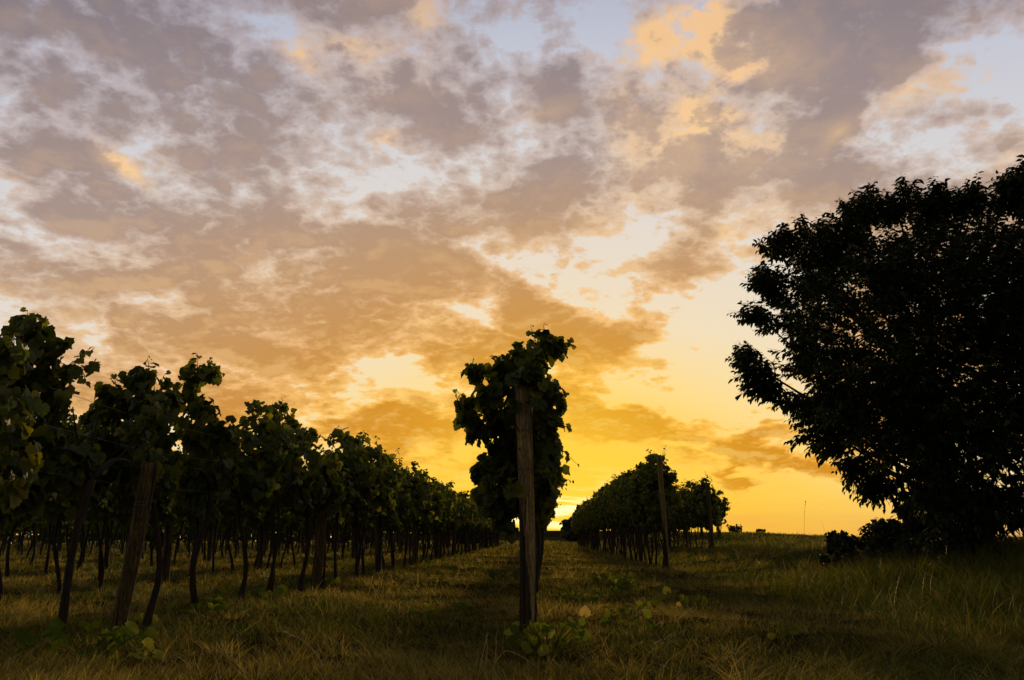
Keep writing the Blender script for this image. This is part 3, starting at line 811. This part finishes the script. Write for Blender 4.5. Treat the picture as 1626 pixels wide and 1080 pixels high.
# ================================================================== bushes and far trees
def bush(name, px, py_base, Y, w_px, h_px, label, cat, n=1400, leaf=.07, mat=M_BUSH, trunk=False, group=None, dens=1.0):
    x = float(at_y(px, 852, Y).x); z = gz(x, Y)
    root = empty(name, (x, Y, z)); tag(root, label, cat, group)
    k = F_PX / Y; w = w_px / k; top = CAM_Z + (852 - (py_base - h_px)) / k - z
    a = Acc()
    m = 16
    th = rng.uniform(0, 6.28, m); rr = rng.random(m) ** .5 * w * .40
    zlo = top * (.42 if trunk else .12)
    c = np.column_stack([np.cos(th) * rr, np.sin(th) * rr, rng.uniform(zlo, top * .82, m)])
    c[:, :2] *= np.interp(c[:, 2], [zlo, top * .5, top], [1.0, 1.1, .75])[:, None]
    canopy_leaves(a, c, n // m, rng.uniform(.12, .22, m) * min(w, top * 1.3) * dens, leaf, VL_FAR, np.array([0, 0, top * .3]))
    a.build('crown' if trunk else 'foliage', mat, root)
    s = Acc()
    for q in range(1 if trunk else 6):
        e = c[rng.integers(m)] if not trunk else np.array([0, 0, top * .6])
        t = np.linspace(0, 1, 6)[:, None]
        s.tube(np.array([0, 0, -.05]) + e * t * (1, 1, 1) + rng.normal(0, .01, (6, 3)) * w, np.linspace(.022, .006, 6) * max(1, w * (.9 if trunk else .5)), 6, False)
    s.build('trunk' if trunk else 'stem', M_TBARK, root)
    return root

bush('bush', 1341, 868, 15, 50, 34, "small boxy dark bush standing alone left of the big tree", 'bush', 1500, .09)
bush('bush', 1500, 874, 12.8, 110, 60, "dark thicket filling the foot of the big tree", 'bush', 2600, .09)
bush('bush', 1400, 868, 14.5, 80, 44, "dark low bush between the small bush and the big tree", 'bush', 1900, .09)
bush('bush', 1448, 872, 14, 66, 50, "dark bush merging into the foot of the big tree", 'bush', 1900, .09)
bush('bush', 1390, 884, 13.5, 190, 26, "low dark scrub along the top of the bank before the bushes", 'bush', 1500, .06)
bush('distant_tree', 905, 853, 150, 34, 32, "small reddish dark tree on the horizon beside the setting sun", 'tree', 1500, .55, trunk=True)
bush('distant_bush', 1170, 850, 95, 26, 17, "small round bush on the skyline just right of the vine rows", 'bush', 500, .3, group=None)
bush('distant_bush', 1158, 851, 95, 18, 7, "low scrub on the skyline at the foot of the round bush", 'bush', 400, .25)
bush('distant_bush', 1209, 851, 92, 18, 12, "tiny bush on the skyline, furthest right of the three", 'bush', 400, .25)
bush('distant_bush', 1190, 853, 90, 16, 7, "low scrub on the skyline between two small bushes", 'bush', 300, .25)

def hedge():
    a = Acc()
    for x0, x1, y, h in ((-75, -4.5, 78, 3.2), (3, 9, 130, 1.6)):
        m = int((x1 - x0) * 5)
        c = np.column_stack([rng.uniform(x0, x1, m), y + rng.uniform(-1, 1, m), rng.uniform(.3, h * .85, m)])
        canopy_leaves(a, c, 26, 1.0, .5, VL_FAR, np.array([0, y, 0]))
    tag(a.build('hedge', M_BUSH), "dark continuous hedge closing the far end of the left rows", 'hedge', kind='stuff')
hedge()

# ================================================================== grass
def patch(x, y, f, ph=0):
    return .5 + .25 * (np.sin(x * f + ph + 1.7 * np.sin(y * f * .7)) + np.sin(y * f * 1.3 + ph * 2 + 1.3 * np.sin(x * f * .8)))

def grass():
    Vs, Q, T, tones = [], [], [], []
    base = 0
    def add(x, y, h, w, tilt, az_, tone, bend):
        nonlocal base
        n = len(x)
        z = ground_z(x, y) - .01
        dirx, diry = np.cos(az_), np.sin(az_)
        fa = rng.uniform(0, np.pi, n); sx, sy = np.cos(fa), np.sin(fa)     # blade faces any way
        lv = [(0, 1.0), (.4, .85), (.75, .55)]
        P = []
        for t, ww in lv:
            lean = np.sin(tilt) * t + bend * t * t
            up = np.cos(tilt) * t * (1 - .35 * bend * t)
            cx = x + dirx * lean * h; cy = y + diry * lean * h; cz = z + up * h
            for sg in (-1, 1):
                P.append(np.column_stack([cx + sg * sx * w * ww / 2, cy + sg * sy * w * ww / 2, cz]))
        lean = np.sin(tilt) + bend; up = np.cos(tilt) * (1 - .35 * bend)
        P.append(np.column_stack([x + dirx * lean * h, y + diry * lean * h, z + np.maximum(up, .02) * h]))
        V = np.stack(P, 1).reshape(-1, 3)
        b = base + np.arange(n) * 7
        Q.append(np.concatenate([np.stack([b, b + 1, b + 3, b + 2], 1), np.stack([b + 2, b + 3, b + 5, b + 4], 1)]))
        T.append(np.stack([b + 4, b + 5, b + 6], 1))
        Vs.append(V); tones.append(np.repeat(tone, 7)); base += n * 7
    def place(N, d0, d1):
        y = np.exp(rng.uniform(math.log(d0), math.log(d1), N))
        x = rng.uniform(-1, 1, N) * (y * .78 + 1.2)
        return x, y
    # short mixed turf
    x, y = place(430000, 3.4, 140)
    cl = patch(x, y, 2.2, 1) * .5 + patch(x, y, 6.1, 4) * .3 + patch(x, y, 14.0, 2) * .2
    keep = rng.random(len(x)) < np.clip(.15 + 1.1 * cl, 0, 1)
    x, y, cl = x[keep], y[keep], cl[keep]
    n = len(x)
    bank = sstep(2.5, 6, x) * sstep(6, 9, y)
    dry = np.clip(patch(x, y, .9, 2) * .65 + patch(x, y, 3.3, 5) * .4 - .0 + rng.normal(0, .24, n) - .22 * bank, .02, .95)
    h = rng.uniform(.03, .14, n) * (0.35 + 1.2 * cl)
    h *= 1 + 1.0 * bank * (1 - sstep(20, 40, y))
    h *= 1 + .6 * sstep(14, 30, y) * (1 - .5 * sstep(3, 6, x))
    h *= 1 - .35 * np.exp(-((x - .6) ** 2 + (y - 6.6) ** 2) / 2.5)
    w = np.maximum(rng.uniform(.0016, .0036, n), .00055 * y)
    wind = 6.28 * patch(x, y, .7, 11)
    add(x, y, h, w, np.abs(rng.normal(0, .6, n)), wind + rng.normal(0, 1.3, n), dry, rng.uniform(.05, .8, n))
    # tussocks: blades fanning out of one root
    m = 4600
    tx, ty = place(m, 3.5, 45)
    k = rng.integers(14, 44, m)
    hh = rng.uniform(.06, .20, m) * (1 + .5 * sstep(2.5, 5, tx)); tone0 = np.clip(patch(tx, ty, 1.3, 6) * .6 + rng.normal(.22, .24, m), .02, .95)
    R = rng.uniform(.02, .07, m)
    idx = np.repeat(np.arange(m), k); n = len(idx)
    a_ = rng.uniform(0, 6.28, n); rr = np.sqrt(rng.random(n)) * R[idx]
    x = tx[idx] + np.cos(a_) * rr; y = ty[idx] + np.sin(a_) * rr
    add(x, y, hh[idx] * rng.uniform(.5, 1.1, n), np.maximum(rng.uniform(.0014, .003, n), .00042 * y), rng.uniform(.05, .9, n), a_ + rng.normal(0, .4, n), np.clip(tone0[idx] + rng.normal(0, .12, n), 0, 1), rng.uniform(.1, .9, n))
    # taller straw stems, few and in drifts
    x, y = place(12000, 3.6, 60)
    cl = patch(x, y, 1.5, 3)
    keep = rng.random(len(x)) < cl ** 2
    x, y = x[keep], y[keep]; n = len(x)
    h = rng.uniform(.14, .32, n) * (1 + .4 * sstep(2, 6, x))
    add(x, y, h, np.maximum(rng.uniform(.0014, .0024, n), .0004 * y), np.abs(rng.normal(0, .5, n)), rng.normal(.6, 1.4, n), np.clip(rng.normal(.8, .14, n), .3, 1), rng.uniform(.1, .8, n))
    # matted dead grass lying in swirls
    x, y = place(110000, 3.4, 30)
    cl = patch(x, y, 1.9, 7)
    keep = rng.random(len(x)) < cl ** 1.5; x, y = x[keep], y[keep]; n = len(x)
    add(x, y, rng.uniform(.06, .24, n), np.maximum(rng.uniform(.0014, .0032, n), .0004 * y), rng.uniform(.95, 1.5, n), 12 * patch(x, y, 1.1, 3) + rng.normal(0, .7, n), np.clip(rng.normal(.66, .2, n), .1, 1), rng.uniform(0, .5, n))
    # long green grass on the bank under the tree
    n = 42000
    x = rng.uniform(2.8, 10, n); y = rng.uniform(6.0, 13.0, n)
    keep = (rng.random(n) < (.25 + .75 * sstep(3.5, 6, x)) * (.4 + .6 * patch(x, y, 2.4, 9))); x, y = x[keep], y[keep]; n = len(x)
    add(x, y, rng.uniform(.2, .45, n) * (.7 + .5 * patch(x, y, 1.7, 2)), rng.uniform(.004, .008, n), np.abs(rng.normal(0, .3, n)), rng.uniform(0, 6.28, n), np.clip(rng.normal(.25, .2, n), 0, 1), rng.uniform(.2, .8, n))
    o = np_mesh('grass', np.concatenate(Vs), [np.concatenate(Q), np.concatenate(T)], M_GRASS, np.concatenate(tones))
    tag(o, "rough dry grass with greener tufts covering the field and the bank", 'grass', kind='stuff')
grass()

# ================================================================== small things on the ground
ROUND = []
def round_leaf():
    n = 14; pts = []
    for i in range(n):
        a = 2 * math.pi * i / n - math.pi / 2
        r = .5 * (1 - .18 * math.exp(-((i if i < n / 2 else i - n) / 1.0) ** 2)) * (1 + .05 * math.cos(5 * a))
        pts.append((r * math.cos(a), r * math.sin(a) + .42, 0))
    P = np.array(pts); P[:, 2] = .25 * np.hypot(P[:, 0], P[:, 1] - .42) ** 2 - .2 * P[:, 1] ** 2 + .04 * np.sin(9 * P[:, 0])
    V = np.vstack([[0, .4, -.03], P]); T = np.array([[0, 1 + i, 1 + (i + 1) % n] for i in range(n)])
    return V, T
RL_T = round_leaf()

def ground_xy(px, py):
    d = ray(px, py); t = CAM_Z / -d.z
    p = Vector((0, 0, CAM_Z)) + d * t
    for _ in range(8):
        t = (CAM_Z - gz(p.x, p.y)) / -d.z; p = Vector((0, 0, CAM_Z)) + d * t
    return p.x, p.y

def plant(px, py, w, h, n, size, label, tone=.5, lobed=False):
    x, y = ground_xy(px, py); z = gz(x, y)
    root = empty('broadleaf_plant', (x, y, z)); tag(root, label, 'plant', "broad-leaved plants low in the grass")
    a = Acc(); s = Acc()
    th = rng.uniform(0, 6.28, n); rr = np.sqrt(rng.random(n)) * w / 2
    p = np.column_stack([np.cos(th) * rr, np.sin(th) * rr * .7, rng.uniform(.25, 1, n) * h])
    for q in p:
        t = np.linspace(0, 1, 5)[:, None]
        s.tube(np.array([q[0] * .25, q[1] * .25, -.01]) * (1 - t) + q * t + np.array([0, 0, .02]) * np.sin(t * 3.14), np.linspace(.004, .002, 5), 5, False)
    out = p * np.array([1, 1, 0]) / (w / 2)
    fwd = out + rng.normal(0, .3, (n, 3)) + np.array([0, 0, -.15])
    nrm = np.array([0, 0, .75]) + out * .4 + rng.normal(0, .45, (n, 3)) + np.array([0, -.45, 0])
    a.scatter(*(VL if lobed else RL_T), p, frames(fwd, nrm), size * rng.uniform(.6, 1.2, n), np.clip(rng.normal(tone, .18, n), 0, 1))
    a.build('leaves', M_PLANT, root); s.build('stem', M_PLANT, root)

plant(868, 1038, .60, .20, 34, .085, "leafy plant with large round leaves at the foot of the centre post", .6)
plant(925, 955, .7, .10, 22, .11, "low sprawling plant just right of the centre post, above the yellow leaf", .6, True)
plant(990, 1000, .35, .14, 12, .08, "small broad-leaved plant right of the yellow leaf", .45)
plant(955, 925, .6, .14, 16, .10, "dark leafy plant in the aisle behind the yellow leaf", .4, True)
plant(1000, 935, .5, .18, 12, .1, "thin leafy plant in the aisle right of the dark one", .4)
plant(800, 925, .6, .16, 18, .1, "dark leafy clump left of the centre post", .2, True)
plant(690, 975, .8, .1, 16, .09, "scattered low leaves in the grass left of the post", .5, True)
plant(385, 952, .9, .12, 30, .12, "bed of fallen vine leaves under the left row", .7, True)
plant(320, 972, .7, .12, 18, .12, "low leaves at the foot of the second left trunk", .6, True)
plant(500, 930, .9, .12, 22, .11, "low leaves at the foot of the second left post", .5, True)
plant(215, 1000, .35, .1, 7, .12, "bright low leaves beside the leaning post", .85, True)
plant(205, 1055, .45, .10, 6, .12, "yellowish leaves at the bottom left corner", .95, True)
plant(140, 1045, .8, .2, 20, .12, "dark green leafy clump at the foot of the first trunk", .25, True)
plant(1080, 955, .5, .1, 9, .09, "small leafy patch in the grass right of the aisle", .5, True)
plant(1235, 945, .4, .1, 6, .09, "tiny leafy patch in the grass of the right foreground", .6, True)
plant(700, 900, .8, .14, 18, .1, "leafy patch along the foot of the left row", .5, True)

for k in range(14):
    xx = rng.uniform(.15, 1.9); yy = rng.uniform(6.2, 15)
    q = (Vector((xx, yy, 0)) - Vector((0, 0, CAM_Z))); c_ = CAM_M.transposed() @ q
    plant(CX - F_PX * c_.x / c_.z, CY + F_PX * c_.y / c_.z, rng.uniform(.25, .5), rng.uniform(.08, .15), int(rng.integers(6, 13)), rng.uniform(.06, .09),
          "broad-leaved weed in the strip of grass running back right of the centre post", rng.uniform(.3, .75), bool(k % 2))

def fallen_leaf(px, py, size, label, up=.6):
    x, y = ground_xy(px, py)
    a = Acc()
    a.scatter(*VL, np.array([[0, 0, .0]]), frames(np.array([[.2, .1, .9 if up > .5 else .1]]), np.array([[.1, -1.0, .35 if up > .5 else 1.2]])), np.array([size]), np.array([.7]))
    a.tube([(0, 0, .015), (.03, 0, -.01), (.07, .01, -.035)], .0018, 4, False, tone=.5)
    o = a.build('fallen_leaf', M_YELLOW); o.location = (x, y, gz(x, y) + .075); tag(o, label, 'leaf')
fallen_leaf(928, 992, .10, "pale yellow vine leaf standing in the grass right of the centre post")
fallen_leaf(1078, 975, .05, "small yellowed leaf on the grass in the right foreground")

def stalk(px, py, pts, label, head=False, r=.0028, group="dry grass stalks rising above the turf"):
    """pts: photo pixels the stalk passes through, from the foot up"""
    x, y = ground_xy(px, py)
    o = np.array([x, y, gz(x, y)])
    P = [np.array([0, 0, -.01])] + [np.array(at_y(a, b, y + k * .02)) - o for k, (a, b) in enumerate(pts)]
    P = np.array(P); t = np.linspace(0, 1, len(P)); tt = np.linspace(0, 1, 16)
    Q = np.array([np.interp(tt, t, P[:, k]) for k in range(3)]).T
    Q[1:-1] = (Q[:-2] + 2 * Q[1:-1] + Q[2:]) / 4
    a = Acc(); a.tube(Q, np.linspace(r, r * .5, 16), 5, False)
    root = a.build('grass_stalk', M_STRAW); root.location = tuple(o)
    tag(root, label, 'grass stalk', group)
    if head:
        h = Acc(); e = Q[-1]; d = Q[-1] - Q[-5]
        n = 22; s_ = rng.uniform(0, 1, n)
        pos = Q[-5] + d * s_[:, None] + rng.normal(0, .004, (n, 3))
        tv = np.array([[0, 0, 0], [.2, .5, 0], [0, 1, .05], [-.2, .5, 0]]); t3 = np.array([[0, 1, 2], [0, 2, 3]])
        h.scatter(tv, t3, pos, frames(np.repeat(d[None], n, 0) / np.linalg.norm(d) + rng.normal(0, .35, (n, 3)), rand_unit(n)), np.full(n, .026), np.full(n, .6))
        h.build('seed_head', M_STRAW, root)
stalk(520, 1068, [(510, 1050), (492, 1025), (470, 1010), (444, 1001)], "curved straw stalk with a drooping seed head, bottom left of centre", True, .003)
stalk(758, 1078, [(764, 1050), (770, 1025), (775, 1004)], "pale upright straw left of the plant at the post")
stalk(768, 1076, [(772, 1050), (774, 1030), (772, 1008)], "pale straw crossing its neighbour left of the post")
stalk(782, 1078, [(786, 1050), (788, 1025), (788, 1006)], "pale upright straw nearest the post")
stalk(745, 1076, [(757, 1050), (759, 1030)], "short pale straw at the bottom edge")
stalk(778, 1070, [(788, 1048), (803, 1031), (830, 1043), (850, 1058)], "bent straw arching over towards the round leaves")
stalk(1277, 905, [(1277, 850), (1277, 825), (1279, 795)], "single thin tall stalk against the orange sky", True, .0035)
stalk(1322, 905, [(1318, 870), (1312, 850), (1304, 828)], "thin stalk leaning left before the small bush", False, .003)
for k, (a, b) in enumerate(((1500, 822), (1512, 826), (1540, 800), (1548, 818), (1580, 828), (1560, 836), (1460, 838), (1530, 838), (1600, 842))):
    stalk(a + rng.uniform(-25, 10), 915, [(a - 6, 875), (a, 850), (a + rng.uniform(-4, 8), b)], "long grass stalk rising before the dark foot of the big tree", k % 2 == 0, .0035, "long stalks before the big tree")
